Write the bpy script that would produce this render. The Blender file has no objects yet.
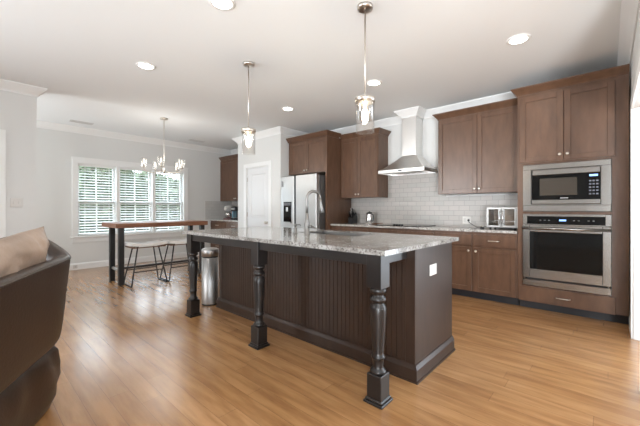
import bpy, bmesh, math, random
from mathutils import Vector, Matrix, noise
random.seed(7)
PI = math.pi
SC = bpy.context.scene
COL = SC.collection

# ------------------------------------------------------------------ camera
cam_d = bpy.data.cameras.new('camera')
cam = bpy.data.objects.new('camera', cam_d); COL.objects.link(cam)
cam.location = (0, 0, 1.16)
cam.rotation_euler = (PI/2, 0, math.radians(42))
cam_d.sensor_width = 36; cam_d.sensor_fit = 'HORIZONTAL'
cam_d.lens = 18.0
cam_d.shift_y = (209.3-213)/640 * 1.0
cam_d.clip_start = .02
SC.camera = cam

# ------------------------------------------------------------------ world, light, exposure
W = bpy.data.worlds.new('sky'); SC.world = W; W.use_nodes = True
nt = W.node_tree; bg = nt.nodes['Background']
bg.inputs['Color'].default_value = (.80, .90, 1.0, 1)
bg.inputs['Strength'].default_value = 9
def area(name, loc, rot, sx, sy, power, col=(1, 1, 1), spread=180):
    l = bpy.data.lights.new(name, 'AREA'); l.shape = 'RECTANGLE'; l.size = sx; l.size_y = sy
    l.energy = power; l.color = col; l.spread = math.radians(spread)
    o = bpy.data.objects.new(name, l); COL.objects.link(o); o.location = loc; o.rotation_euler = rot
    return o
# added fill behind the camera, standing in for living room window light
area('living_room_fill', (-4.2, -3.3, 1.5), (math.radians(106), 0, math.radians(-28)), 1.6, 2.0, 90, (.94, .97, 1), 100)
# added fill hidden behind the near wall to brighten the dining area
area('dining_side_fill', (-6.65, -2.8, .9), (math.radians(134), 0, math.radians(-4)), 1.6, 1.6, 84, (.93, .97, 1), 140)
# added fill in place of a bounced flash, tilted up behind the camera
area('ceiling_fill', (2.3, -3.1, .5), (math.radians(126), 0, math.radians(15)), 1.2, .9, 180, (.92, .965, 1), 105)
SC.view_settings.view_transform = 'Standard'
SC.view_settings.look = 'None'
SC.view_settings.gamma = 1.0
SC.view_settings.use_curve_mapping = False
SC.view_settings.exposure = 0.22
CEIL_POWER = 12
PENDANT_POWER = 7
CHANDELIER_FILL_POWER = 11

# ------------------------------------------------------------------ materials
def mat(name, col, rough=.5, metal=0, spec=.5, var=0, scale=6, stretch=(1, 1, 1), bump=0, coat=0, col2=None, detail=4, bscale=None):
    m = bpy.data.materials.new(name); m.use_nodes = True
    n = m.node_tree.nodes; L = m.node_tree.links; b = n['Principled BSDF']
    b.inputs['Base Color'].default_value = (*col, 1); b.inputs['Roughness'].default_value = rough
    b.inputs['Metallic'].default_value = metal; b.inputs['Specular IOR Level'].default_value = spec
    b.inputs['Coat Weight'].default_value = coat
    if var or bump or col2:
        tc = n.new('ShaderNodeTexCoord'); mp = n.new('ShaderNodeMapping'); mp.inputs['Scale'].default_value = stretch
        ns = n.new('ShaderNodeTexNoise'); ns.inputs['Scale'].default_value = scale; ns.inputs['Detail'].default_value = detail
        L.new(tc.outputs['Object'], mp.inputs['Vector']); L.new(mp.outputs['Vector'], ns.inputs['Vector'])
        if var or col2:
            r = n.new('ShaderNodeValToRGB')
            c2 = col2 if col2 else tuple(min(1, c*(1+var)) for c in col)
            c1 = col if col2 else tuple(c*(1-var) for c in col)
            r.color_ramp.elements[0].color = (*c1, 1); r.color_ramp.elements[1].color = (*c2, 1)
            r.color_ramp.elements[0].position = .3; r.color_ramp.elements[1].position = .7
            L.new(ns.outputs['Fac'], r.inputs['Fac']); L.new(r.outputs['Color'], b.inputs['Base Color'])
        if bump:
            bp = n.new('ShaderNodeBump'); bp.inputs['Strength'].default_value = bump; bp.inputs['Distance'].default_value = .01
            src = ns
            if bscale:
                src = n.new('ShaderNodeTexNoise'); src.inputs['Scale'].default_value = bscale
                L.new(mp.outputs['Vector'], src.inputs['Vector'])
            L.new(src.outputs['Fac'], bp.inputs['Height']); L.new(bp.outputs['Normal'], b.inputs['Normal'])
    return m
def emit(name, col, strength):
    m = bpy.data.materials.new(name); m.use_nodes = True; b = m.node_tree.nodes['Principled BSDF']
    b.inputs['Base Color'].default_value = (*col, 1)
    b.inputs['Emission Color'].default_value = (*col, 1); b.inputs['Emission Strength'].default_value = strength
    return m
def glass(name, col=(1, 1, 1), alpha=.12, rough=.02):
    m = bpy.data.materials.new(name); m.use_nodes = True
    n = m.node_tree.nodes; L = m.node_tree.links; out = n['Material Output']; n.remove(n['Principled BSDF'])
    t = n.new('ShaderNodeBsdfTransparent'); t.inputs['Color'].default_value = (*col, 1)
    g = n.new('ShaderNodeBsdfGlossy'); g.inputs['Roughness'].default_value = rough
    lw = n.new('ShaderNodeLayerWeight'); lw.inputs['Blend'].default_value = .35
    mm = n.new('ShaderNodeMath'); mm.operation = 'MULTIPLY_ADD'; mm.inputs[1].default_value = .32; mm.inputs[2].default_value = alpha*.4
    mx = n.new('ShaderNodeMixShader')
    L.new(lw.outputs['Facing'], mm.inputs[0]); L.new(mm.outputs[0], mx.inputs['Fac'])
    L.new(t.outputs[0], mx.inputs[1]); L.new(g.outputs[0], mx.inputs[2]); L.new(mx.outputs[0], out.inputs['Surface'])
    return m

def brick_mat(name, plane, width, height, mortar, c1, c2, cm, rough, offset=.5, bump=.3, grain=False):
    m = bpy.data.materials.new(name); m.use_nodes = True
    n = m.node_tree.nodes; L = m.node_tree.links; b = n['Principled BSDF']
    tc = n.new('ShaderNodeTexCoord'); sp = n.new('ShaderNodeSeparateXYZ'); cb = n.new('ShaderNodeCombineXYZ')
    L.new(tc.outputs['Object'], sp.inputs[0])
    L.new(sp.outputs[plane[0]], cb.inputs[0]); L.new(sp.outputs[plane[1]], cb.inputs[1])
    br = n.new('ShaderNodeTexBrick'); br.offset = offset; br.offset_frequency = 2
    br.inputs['Scale'].default_value = 1; br.inputs['Brick Width'].default_value = width; br.inputs['Row Height'].default_value = height
    br.inputs['Mortar Size'].default_value = mortar; br.inputs['Mortar Smooth'].default_value = .3
    br.inputs['Color1'].default_value = (*c1, 1); br.inputs['Color2'].default_value = (*c2, 1); br.inputs['Mortar'].default_value = (*cm, 1)
    L.new(cb.outputs[0], br.inputs['Vector'])
    b.inputs['Roughness'].default_value = rough
    if grain: b.inputs['Coat Weight'].default_value = .45; b.inputs['Coat Roughness'].default_value = .22
    bp = n.new('ShaderNodeBump'); bp.inputs['Strength'].default_value = bump; bp.inputs['Distance'].default_value = .0015 if grain else .004; bp.invert = True
    if grain:
        # row-wise shift so that the boards' ends fall irregularly
        dv = n.new('ShaderNodeMath'); dv.operation = 'DIVIDE'; dv.inputs[1].default_value = height; L.new(sp.outputs[plane[1]], dv.inputs[0])
        fl = n.new('ShaderNodeMath'); fl.operation = 'FLOOR'; L.new(dv.outputs[0], fl.inputs[0])
        wn = n.new('ShaderNodeTexWhiteNoise'); wn.noise_dimensions = '1D'; L.new(fl.outputs[0], wn.inputs['W'])
        ad = n.new('ShaderNodeMath'); ad.operation = 'MULTIPLY_ADD'; ad.inputs[1].default_value = 1.7; L.new(wn.outputs['Value'], ad.inputs[0])
        L.new(sp.outputs[plane[0]], ad.inputs[2]); L.new(ad.outputs[0], cb.inputs[0])
        mp = n.new('ShaderNodeMapping'); mp.inputs['Scale'].default_value = (.9, 7, 1); L.new(cb.outputs[0], mp.inputs['Vector'])
        ns = n.new('ShaderNodeTexNoise'); ns.inputs['Scale'].default_value = 2.2; ns.inputs['Detail'].default_value = 6; ns.inputs['Roughness'].default_value = .6
        L.new(mp.outputs[0], ns.inputs['Vector'])
        rp = n.new('ShaderNodeValToRGB'); rp.color_ramp.elements[0].position = .28; rp.color_ramp.elements[1].position = .62
        rp.color_ramp.elements[0].color = (.62, .56, .5, 1); rp.color_ramp.elements[1].color = (1.06, 1.05, 1.04, 1)
        L.new(ns.outputs['Fac'], rp.inputs['Fac'])
        mu = n.new('ShaderNodeMixRGB'); mu.blend_type = 'MULTIPLY'; mu.inputs['Fac'].default_value = .95
        L.new(br.outputs['Color'], mu.inputs[1]); L.new(rp.outputs['Color'], mu.inputs[2]); L.new(mu.outputs[0], b.inputs['Base Color'])
        # hand-scraped ripples across the boards
        mp2 = n.new('ShaderNodeMapping'); mp2.inputs['Scale'].default_value = (3.2, 24, 1); L.new(cb.outputs[0], mp2.inputs['Vector'])
        n2 = n.new('ShaderNodeTexNoise'); n2.inputs['Scale'].default_value = 1.6; n2.inputs['Detail'].default_value = 2; L.new(mp2.outputs[0], n2.inputs['Vector'])
        ad2 = n.new('ShaderNodeMath'); ad2.operation = 'MULTIPLY_ADD'; ad2.inputs[1].default_value = -.55
        L.new(n2.outputs['Fac'], ad2.inputs[0]); L.new(br.outputs['Fac'], ad2.inputs[2]); L.new(ad2.outputs[0], bp.inputs['Height'])
    else:
        L.new(br.outputs['Color'], b.inputs['Base Color']); L.new(br.outputs['Fac'], bp.inputs['Height'])
    L.new(bp.outputs['Normal'], b.inputs['Normal'])
    return m

def granite_mat(name, c1, c2):
    m = bpy.data.materials.new(name); m.use_nodes = True
    n = m.node_tree.nodes; L = m.node_tree.links; b = n['Principled BSDF']
    tc = n.new('ShaderNodeTexCoord')
    a = n.new('ShaderNodeTexNoise'); a.inputs['Scale'].default_value = 9; a.inputs['Detail'].default_value = 5
    s = n.new('ShaderNodeTexNoise'); s.inputs['Scale'].default_value = 75; s.inputs['Detail'].default_value = 3; s.inputs['Roughness'].default_value = .7
    L.new(tc.outputs['Object'], a.inputs['Vector']); L.new(tc.outputs['Object'], s.inputs['Vector'])
    r1 = n.new('ShaderNodeValToRGB'); e = r1.color_ramp.elements
    e[0].position = .35; e[0].color = c1; e[1].position = .62; e[1].color = c2
    r2 = n.new('ShaderNodeValToRGB'); e = r2.color_ramp.elements
    e[0].position = .36; e[0].color = (.20, .17, .15, 1); e[1].position = .54; e[1].color = (1, 1, 1, 1)
    L.new(a.outputs['Fac'], r1.inputs['Fac']); L.new(s.outputs['Fac'], r2.inputs['Fac'])
    mu = n.new('ShaderNodeMixRGB'); mu.blend_type = 'MULTIPLY'; mu.inputs['Fac'].default_value = .85
    L.new(r1.outputs['Color'], mu.inputs[1]); L.new(r2.outputs['Color'], mu.inputs[2]); L.new(mu.outputs[0], b.inputs['Base Color'])
    b.inputs['Roughness'].default_value = .12
    return m

M = dict(
    wall=mat('wall_paint', (.69, .69, .675), .85, spec=.2),
    ceil=mat('ceiling_paint', (.80, .82, .825), .9, spec=.1),
    trim=mat('white_trim', (.80, .80, .79), .4),
    door=mat('white_door', (.70, .70, .70), .4),
    floor=brick_mat('oak_boards', ('X', 'Y'), 1.35, .118, .0011, (.45, .242, .104), (.375, .193, .078), (.20, .105, .05), .25, .37, .10, True),
    tile=brick_mat('subway_tile', ('X', 'Z'), .152, .076, .0028, (.46, .425, .40), (.41, .397, .375), (.29, .28, .265), .36, .5, .35),
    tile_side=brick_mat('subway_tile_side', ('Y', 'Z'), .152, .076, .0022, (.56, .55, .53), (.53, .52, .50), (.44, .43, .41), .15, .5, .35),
    cab=mat('cabinet_wood', (.118, .062, .037), .30, var=.22, scale=5, stretch=(3, 3, .8), bump=.03),
    island=mat('espresso_wood', (.033, .0185, .0125), .38, spec=.4, var=.18, scale=6, stretch=(3, 3, .8)),
    leg=mat('black_wood', (.014, .011, .010), .33, var=.2, scale=8),
    toe=mat('toe_kick_black', (.016, .015, .018), .5),
    granite=granite_mat('granite', (.22, .205, .19, 1), (.42, .41, .395, 1)), granite_pale=granite_mat('granite_pale', (.46, .435, .41, 1), (.70, .68, .65, 1)),
    steel=mat('brushed_steel', (.30, .285, .268), .22, 1, var=.06, scale=8, stretch=(1, 1, 60)),
    steel_dull=mat('satin_steel', (.52, .517, .512), .36, 1, var=.05, scale=8, stretch=(40, 40, 1)),
    steel_hood=mat('hood_steel', (.80, .79, .77), .34, 1, var=.04, scale=8, stretch=(1, 1, 60)),
    nickel=mat('brushed_nickel', (.62, .58, .53), .3, 1),
    faucet_steel=mat('faucet_steel', (.22, .213, .205), .42, 1),
    trash_steel=mat('trash_can_steel', (.45, .445, .44), .46, 1, var=.05, scale=8, stretch=(40, 40, 1)),
    toaster_steel=mat('toaster_steel', (.40, .395, .385), .36, 1),
    chrome=mat('chrome', (.8, .8, .8), .12, 1),
    fridge_side=mat('fridge_side_grey', (.085, .08, .078), .45),
    blackglass=mat('black_glass', (.004, .004, .004), .08, spec=.22),
    black=mat('black_plastic', (.012, .012, .013), .4),
    window_film=mat('microwave_screen', (.055, .045, .035), .12),
    white=mat('white_plastic', (.64, .62, .59), .4),
    metalblack=mat('black_metal', (.018, .018, .019), .45),
    tabletop=mat('reclaimed_wood', (.15, .055, .025), .45, scale=4, stretch=(6, .8, 6), col2=(.25, .11, .055)),
    seat=mat('white_washed_seat', (.82, .81, .79), .45, var=.06, scale=5, stretch=(6, 1, 1)),
    leather=mat('brown_leather', (.029, .0158, .0096), .40, var=.25, scale=3, bump=.08, bscale=60),
    leather_light=mat('taupe_leather', (.30, .215, .16), .42, var=.25, scale=5, bump=.1, bscale=50),
    blind=mat('white_blind', (.80, .80, .79), .5),
    glass=glass('clear_glass'),
    pane=glass('window_glass', (.96, .98, .98), .06),
    bulb=emit('warm_bulb', (1, .83, .6), 16),
    bulb_dim=emit('soft_bulb', (1, .93, .82), .6),
    led=emit('downlight_lens', (1, .96, .88), 9),
    disp=emit('blue_display', (.25, .5, 1), 1.2),
    leaf=mat('tree_leaves', (.035, .062, .024), .7, scale=1.5, col2=(.12, .15, .075)),
    bark=mat('tree_bark', (.08, .06, .045), .9, var=.3),
    grass=mat('lawn', (.05, .075, .03), .9, var=.3, scale=3),
    wood_dark=mat('walnut', (.16, .075, .035), .45, var=.2),
    red=mat('mixer_red', (.30, .17, .17), .3),
    water=mat('reservoir_blue', (.25, .42, .50), .15),
    socket_ivory=mat('socket_ivory', (.62, .60, .56), .4), socket_grey=mat('socket_grey', (.55, .54, .52), .4),
    panel_print=mat('panel_print', (.2, .2, .2), .5),
    vent=mat('vent_metal', (.62, .62, .61), .5),
    dark=mat('dark_gap', (.02, .02, .02), .8),
)

# ------------------------------------------------------------------ mesh helpers
class MB:
    def __init__(s): s.bm = bmesh.new()
    def box(s, x0, x1, y0, y1, z0, z1, bev=0, seg=1):
        b = bmesh.new(); r = bmesh.ops.create_cube(b, size=1)
        for v in b.verts:
            v.co = Vector(((x0+x1)/2+v.co.x*(x1-x0), (y0+y1)/2+v.co.y*(y1-y0), (z0+z1)/2+v.co.z*(z1-z0)))
        if bev: bmesh.ops.bevel(b, geom=b.edges[:], offset=bev, segments=seg, affect='EDGES', profile=.5)
        return s.join(b)
    def join(s, b):
        me = bpy.data.meshes.new('t'); b.to_mesh(me); b.free(); s.bm.from_mesh(me); bpy.data.meshes.remove(me); return s
    def poly(s, pts, axis, a0, a1):
        """extrude a closed 2D polygon along an axis"""
        def P(p, a):
            return Vector({'x': (a, p[0], p[1]), 'y': (p[0], a, p[1]), 'z': (p[0], p[1], a)}[axis])
        bm = s.bm; A = [bm.verts.new(P(p, a0)) for p in pts]; B = [bm.verts.new(P(p, a1)) for p in pts]
        n = len(pts)
        for i in range(n): bm.faces.new((A[i], A[(i+1) % n], B[(i+1) % n], B[i]))
        bm.faces.new(A[::-1]); bm.faces.new(B); return s
    def lathe(s, prof, c=(0, 0, 0), axis='z', seg=20, smooth=True, caps=True):
        """prof: list of (r, h)"""
        bm = s.bm; rings = []
        c = Vector(c)
        for r, h in prof:
            ring = []
            for k in range(seg):
                a = 2*PI*k/seg; u, v = r*math.cos(a), r*math.sin(a)
                d = {'z': (u, v, h), 'y': (u, h, v), 'x': (h, u, v)}[axis]
                ring.append(bm.verts.new(c+Vector(d)))
            rings.append(ring)
        for i in range(len(rings)-1):
            for k in range(seg):
                f = bm.faces.new((rings[i][k], rings[i][(k+1) % seg], rings[i+1][(k+1) % seg], rings[i+1][k])); f.smooth = smooth
        if caps:
            bm.faces.new(rings[0][::-1]); bm.faces.new(rings[-1])
        return s
    def tube(s, pts, r, seg=8, closed=False, square=False):
        bm = s.bm; pts = [Vector(p) for p in pts]; n = len(pts); rings = []
        if square: seg = 4
        up = None
        for i, p in enumerate(pts):
            a = pts[i-1] if (i > 0 or closed) else p; b = pts[(i+1) % n] if (i < n-1 or closed) else p
            t = (b-a).normalized()
            if up is None:
                up = Vector((0, 0, 1)) if abs(t.z) < .9 else Vector((1, 0, 0))
            x = t.cross(up)
            if x.length < 1e-4: x = t.cross(Vector((0, 1, 0)))
            x.normalize(); y = x.cross(t).normalized(); up = y
            rr = r[i] if isinstance(r, (list, tuple)) else r
            off = PI/4 if square else 0
            rings.append([bm.verts.new(p+x*rr*math.cos(2*PI*k/seg+off)+y*rr*math.sin(2*PI*k/seg+off)) for k in range(seg)])
        m = n if closed else n-1
        for i in range(m):
            for k in range(seg):
                f = bm.faces.new((rings[i][k], rings[i][(k+1) % seg], rings[(i+1) % n][(k+1) % seg], rings[(i+1) % n][k])); f.smooth = not square
        if not closed:
            bm.faces.new(rings[0][::-1]); bm.faces.new(rings[-1])
        return s
    def sweep(s, prof, path, z, side=1):
        """sweep a closed (out, dz) profile along an XY polyline, mitred; 'out' goes to the left of travel times side"""
        bm = s.bm; P = [Vector(p) for p in path]; rings = []
        for i, p in enumerate(P):
            d0 = (P[i]-P[i-1]).normalized() if i else None
            d1 = (P[i+1]-P[i]).normalized() if i < len(P)-1 else None
            n0 = Vector((-d0.y, d0.x))*side if d0 else None; n1 = Vector((-d1.y, d1.x))*side if d1 else None
            if n0 is None: mv = n1
            elif n1 is None: mv = n0
            else: mv = (n0+n1)/(1+n0.dot(n1))
            rings.append([bm.verts.new((p.x+mv.x*o, p.y+mv.y*o, z+dz)) for o, dz in prof])
        k = len(prof)
        for i in range(len(rings)-1):
            for j in range(k): bm.faces.new((rings[i][j], rings[i][(j+1) % k], rings[i+1][(j+1) % k], rings[i+1][j]))
        bm.faces.new(rings[0][::-1]); bm.faces.new(rings[-1]); return s
    def build(s, name, m, parent=None, smooth=False):
        bm = s.bm; bmesh.ops.recalc_face_normals(bm, faces=bm.faces[:])
        off = Vector((0, 0, 0)); q = parent
        while q is not None: off += q.location; q = q.parent
        if off.length: bmesh.ops.translate(bm, verts=bm.verts[:], vec=-off)
        me = bpy.data.meshes.new(name); bm.to_mesh(me); bm.free()
        if smooth:
            for p in me.polygons: p.use_smooth = True
        me.materials.append(m if not isinstance(m, str) else M[m])
        o = bpy.data.objects.new(name, me); COL.objects.link(o)
        if parent is not None: o.parent = parent
        return o
def thing(name, label, cat, loc, group=None):
    o = bpy.data.objects.new(name, None); COL.objects.link(o); o.location = loc; o.empty_display_size = .1
    o['label'] = label; o['category'] = cat
    if group: o['group'] = group
    return o
def tag(o, label, cat, group=None):
    o['label'] = label; o['category'] = cat
    if group: o['group'] = group
    return o
def struct(name, mb, m, parent=None):
    o = mb.build(name, m, parent)
    if parent is None: o['kind'] = 'structure'
    return o
def copy_tree(o, delta, label):
    r = o.copy(); COL.objects.link(r); r.location = o.location+Vector(delta); r['label'] = label
    for ch in o.children:
        c = ch.copy(); COL.objects.link(c); c.parent = r
        for g in ch.children:
            d = g.copy(); COL.objects.link(d); d.parent = c
    return r

# ================================================================== SETTING
CH = 2.74
XW, YK = -7.6, 5.0          # window wall, kitchen wall
XR = .17                    # wall right of the ovens
struct('floor', MB().box(-7.7, 3.6, -3.6, 5.1, -.12, 0), 'floor')
struct('ceiling', MB().box(-7.7, 3.6, -3.6, 5.1, CH, CH+.1), 'ceil')
struct('wall_back', MB().box(-4.72, XR+.12, YK, YK+.1, 0, CH), 'wall')
# pantry closet: front with the door opening, and its two sides
PX0, PX1, PY = -6.165, -4.72, 4.10
DX0, DX1, DZ = -5.835, -5.065, 2.05
struct('wall_pantry', MB().box(PX0, DX0, PY, PY+.1, 0, CH).box(DX1, PX1, PY, PY+.1, 0, CH).box(DX0, DX1, PY, PY+.1, DZ, CH)
       .box(PX1-.1, PX1, PY+.1, YK, 0, CH).box(PX0, PX0+.1, PY+.1, 4.85, 0, CH), 'wall')
YN = 4.85
struct('wall_nook', MB().box(XW, PX0, YN, YN+.1, 0, CH), 'wall')
# window wall with one long opening
WY0, WY1, WZ0, WZ1 = 1.46, 3.53, .64, 2.05
struct('wall_left', MB().box(XW-.15, XW, -3.6, WY0, 0, CH).box(XW-.15, XW, WY1, YN+.1, 0, CH).box(XW-.15, XW, WY0, WY1, 0, WZ0).box(XW-.15, XW, WY0, WY1, WZ1, CH), 'wall')
XS, YS = -5.55, .63         # near wall at the left edge
struct('wall_front_left', MB().box(XS-.12, XS, -3.6, YS, 0, CH), 'wall')
# living room behind the camera, with a wide window
struct('wall_front', MB().box(XW, 1.0, -3.7, -3.6, 0, CH).box(1.0, 3.4, -3.7, -3.6, 0, .4).box(1.0, 3.4, -3.7, -3.6, 2.3, CH).box(3.4, 3.6, -3.7, -3.6, 0, CH), 'wall')
struct('wall_right_living', MB().box(3.6, 3.7, -3.7, 5.1, 0, CH), 'wall')
# right wall, opening nearer than y=4.01
OY0, OY1, OZ = 2.9, 4.01, 2.06
struct('wall_right', MB().box(XR, XR+.12, OY1, YK, 0, CH).box(XR, XR+.12, OY0, OY1, OZ, CH).box(XR, XR+.12, OY0-.1, OY0, 0, CH), 'wall')
struct('trim_1', MB().box(XR-.018, XR, OY1, OY1+.09, 0, OZ+.09).box(XR-.018, XR, OY0, OY1, OZ, OZ+.09).box(XR-.018, XR, OY0-.09, OY0, 0, OZ+.09)
       .box(XR, XR+.12, OY1-.018, OY1, 0, OZ).box(XR, XR+.12, OY0, OY0+.018, 0, OZ), 'trim')
# crown mouldings against the ceiling
CROWN = [(0, 0), (.095, 0), (.095, -.012), (.078, -.028), (.05, -.055), (.022, -.085), (.012, -.10), (.012, -.115), (0, -.115)]
struct('trim_2', MB().sweep(CROWN, [(XR, OY0-.1), (XR, YK), (-2.25, YK)], CH, 1), 'trim')
struct('trim_3', MB().sweep(CROWN, [(-2.47, YK), (PX1, YK), (PX1, PY), (PX0, PY), (PX0, YN), (XW, YN), (XW, -3.6)], CH, 1), 'trim')
struct('trim_9', MB().sweep(CROWN, [(XS-.12, YS), (XS, YS), (XS, -3.5)], CH, 1), 'trim')
BASE = [(0, 0), (.018, 0), (.018, .10), (.012, .115), (.006, .125), (0, .125)]
struct('baseboard_left', MB().sweep(BASE, [(XW, 4.2), (XW, -3.6)], 0, 1).sweep(BASE, [(XS-.12, YS), (XS, YS), (XS, -3.5)], 0, 1), 'trim')
struct('baseboard_back', MB().sweep(BASE, [(PX1, PY), (DX1+.08, PY)], 0, 1).sweep(BASE, [(DX0-.08, PY), (PX0, PY)], 0, 1), 'trim')
struct('baseboard_right', MB().sweep(BASE, [(XR, OY1+.09), (XR, 4.37)], 0, 1), 'trim')
# casing of the opening cut in the near left wall
struct('trim_4', MB().box(XS, XS+.018, .25, .34, 0, 2.14).box(XS, XS+.018, -1.2, .25, 2.05, 2.14), 'trim')
# backsplashes
struct('wall_tile', MB().box(-3.685, -.80, YK-.008, YK, .90, 1.36).box(-2.88, -1.87, YK-.008, YK, 1.36, 1.83), 'tile')
struct('wall_tile_nook', MB().box(XW+.008, PX0, YN-.008, YN, .90, 1.37), 'tile')
struct('wall_tile_left', MB().box(XW, XW+.008, 4.08, YN, .90, 1.37), 'tile_side')

# windows: three double-hung units in one casing
wc = MB()
wc.box(XW, XW+.022, WY0-.09, WY0, WZ0, WZ1+.1).box(XW, XW+.022, WY1, WY1+.10, WZ0, WZ1+.1).box(XW, XW+.022, WY0, WY1, WZ1, WZ1+.1)
wc.box(XW, XW+.032, WY0-.10, WY1+.11, WZ1+.1, WZ1+.118)
wc.box(XW-.02, XW+.05, WY0-.12, WY1+.13, WZ0-.03, WZ0, .006).box(XW, XW+.018, WY0-.09, WY1+.1, WZ0-.12, WZ0-.03)
struct('trim_5', wc, 'trim')
uy = [(1.46, 2.11), (2.17, 2.82), (2.88, 3.53)]
struct('trim_6', MB().box(XW-.12, XW+.012, 2.11, 2.17, WZ0, WZ1).box(XW-.12, XW+.012, 2.82, 2.88, WZ0, WZ1), 'trim')
for i, (a, b) in enumerate(uy):
    f = MB(); x0, x1 = XW-.10, XW-.06; mz = 1.315
    for (s0, s1, z0, z1, dx) in ((a, b, WZ0, mz+.02, .0), (a, b, mz-.02, WZ1, -.035)):
        X0, X1 = x0+dx, x1+dx
        f.box(X0, X1, s0, s0+.04, z0, z1).box(X0, X1, s1-.04, s1, z0, z1)
        f.box(X0, X1, s0+.04, s1-.04, z0, z0+.045).box(X0, X1, s0+.04, s1-.04, z1-.045, z1)
        f.box(X0+.008, X1-.008, (s0+s1)/2-.011, (s0+s1)/2+.011, z0+.045, z1-.045)
    w = struct('window_%d' % (i+1), f, 'trim')
    MB().box(x0+.017, x0+.021, a+.04, b-.04, WZ0+.045, mz-.02).box(x0-.018, x0-.014, a+.04, b-.04, mz+.02, WZ1-.045).build('pane', 'pane', w)
    lb = ['white slatted blind in the left window beside the near wall', 'white slatted blind in the middle window behind the bar table',
          'white slatted blind in the right window nearest the pantry'][i]
    t = thing('window_blind', lb, 'blind', (XW-.03, (a+b)/2, WZ1), 'blinds in the triple window')
    MB().box(XW-.055, XW-.005, a+.012, b-.012, WZ1-.05, WZ1-.002).build('head_rail', 'blind', t)
    s = MB(); z = WZ0+.045; an = math.radians(25); hw = .024
    while z < WZ1-.06:
        c, sn = math.cos(an)*hw, math.sin(an)*hw
        cx = XW-.03
        s.poly([(cx-c, z+sn), (cx+c, z-sn), (cx+c, z-sn+.004), (cx, z+.006), (cx-c, z+sn+.004)], 'y', a+.016, b-.016)
        z += .053
    s.build('slats', 'blind', t)
    MB().box(XW-.055, XW-.005, a+.014, b-.014, WZ0+.003, WZ0+.025).build('bottom_rail', 'blind', t)
    cd = MB()
    for yy in (a+.12, b-.12):
        for xx in (XW-.056, XW-.004): cd.box(xx-.001, xx+.001, yy-.002, yy+.002, WZ0+.02, WZ1-.04)
    cd.build('cord', 'blind', t)

# pantry door with its casing
dc = MB().box(DX0-.085, DX0, PY-.02, PY, 0, DZ+.085).box(DX1, DX1+.085, PY-.02, PY, 0, DZ+.085).box(DX0, DX1, PY-.02, PY, DZ, DZ+.085)
dc.box(DX0, DX0+.015, PY, PY+.1, 0, DZ).box(DX1-.015, DX1, PY, PY+.1, 0, DZ).box(DX0+.015, DX1-.015, PY, PY+.1, DZ-.015, DZ)
struct('trim_7', dc, 'trim')
d = MB(); a, b, zt = DX0+.018, DX1-.018, DZ-.018; yf = PY+.012
def ring_panel(mb, x0, x1, z0, z1, y, w=.02, dep=.010):
    """moulded recess: four sloping sides and a raised field"""
    bm = mb.bm
    def rect(i, yy): return [bm.verts.new(p) for p in ((x0+i, yy, z0+i), (x1-i, yy, z0+i), (x1-i, yy, z1-i), (x0+i, yy, z1-i))]
    R = [rect(0, y), rect(w*.5, y+dep), rect(w*1.5, y+dep), rect(w*2.2, y+dep*.35)]
    for q in range(3):
        for k in range(4): bm.faces.new((R[q][k], R[q][(k+1) % 4], R[q+1][(k+1) % 4], R[q+1][k]))
    bm.faces.new(R[3])
sw = .115
d.box(a, a+sw, yf, yf+.035, .012, zt).box(b-sw, b, yf, yf+.035, .012, zt)
for z0, z1 in ((.012, .24), (.80, .99), (1.90, zt)):
    d.box(a+sw, b-sw, yf, yf+.035, z0, z1)
d.box(a+sw, b-sw, yf+.012, yf+.035, .24, .80).box(a+sw, b-sw, yf+.012, yf+.035, .99, 1.90)
ring_panel(d, a+sw, b-sw, .24, .80, yf); ring_panel(d, a+sw, b-sw, .99, 1.90, yf)
door = struct('door_1', d, 'door')
k = MB().lathe([(.027, 0), (.027, -.008), (.011, -.012), (.011, -.035), (.024, -.042), (.029, -.055), (.024, -.068), (.008, -.072)], (b-.065, yf, .89), 'y', 16)
k.build('door_knob', 'nickel', door)
for z in (.25, 1.05, 1.80):
    MB().box(a-.012, a+.004, yf-.012, yf+.001, z-.045, z+.045).build('hinge', 'nickel', door)

# ================================================================== CABINETS
def shaker(parent, x0, x1, z0, z1, yb, knob=None, m='cab', th=.02, st=.058, pull=False, name='door'):
    """a frame-and-panel front whose back face lies on plane y=yb"""
    y0 = yb-th; f = MB()
    f.box(x0, x0+st, y0, yb, z0, z1, .002).box(x1-st, x1, y0, yb, z0, z1, .002)
    f.box(x0+st, x1-st, y0, yb, z0, z0+st, .002).box(x0+st, x1-st, y0, yb, z1-st, z1, .002)
    f.box(x0+st-.002, x1-st+.002, y0+.011, yb-.002, z0+st-.002, z1-st+.002)
    d = f.build(name, m, parent)
    if knob:
        MB().lathe([(.007, 0), (.006, -.012), (.014, -.018), (.016, -.024), (.013, -.029), (.004, -.031)], (knob[0], y0, knob[1]), 'y', 12).build('knob', 'nickel', d)
    return d
def drawer(parent, x0, x1, z0, z1, yb, m='cab', th=.02, pull=.12, split=False):
    d = MB().box(x0, x1, yb-th, yb, z0, z1, .003).build('drawer', m, parent)
    if pull:
        cx, cz, y0 = (x0+x1)/2, (z0+z1)/2, yb-th
        h = MB().tube([(cx-pull/2, y0, cz), (cx-pull/2, y0-.022, cz), (cx-pull/2+.012, y0-.03, cz), (cx+pull/2-.012, y0-.03, cz), (cx+pull/2, y0-.022, cz), (cx+pull/2, y0, cz)], .0055, 8)
        h.build('pull', 'nickel', d)
    return d
CABCROWN = [(0, 0), (0, .085), (.062, .085), (.062, .072), (.05, .062), (.036, .045), (.016, .022), (.008, .010), (.008, 0)]

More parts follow.
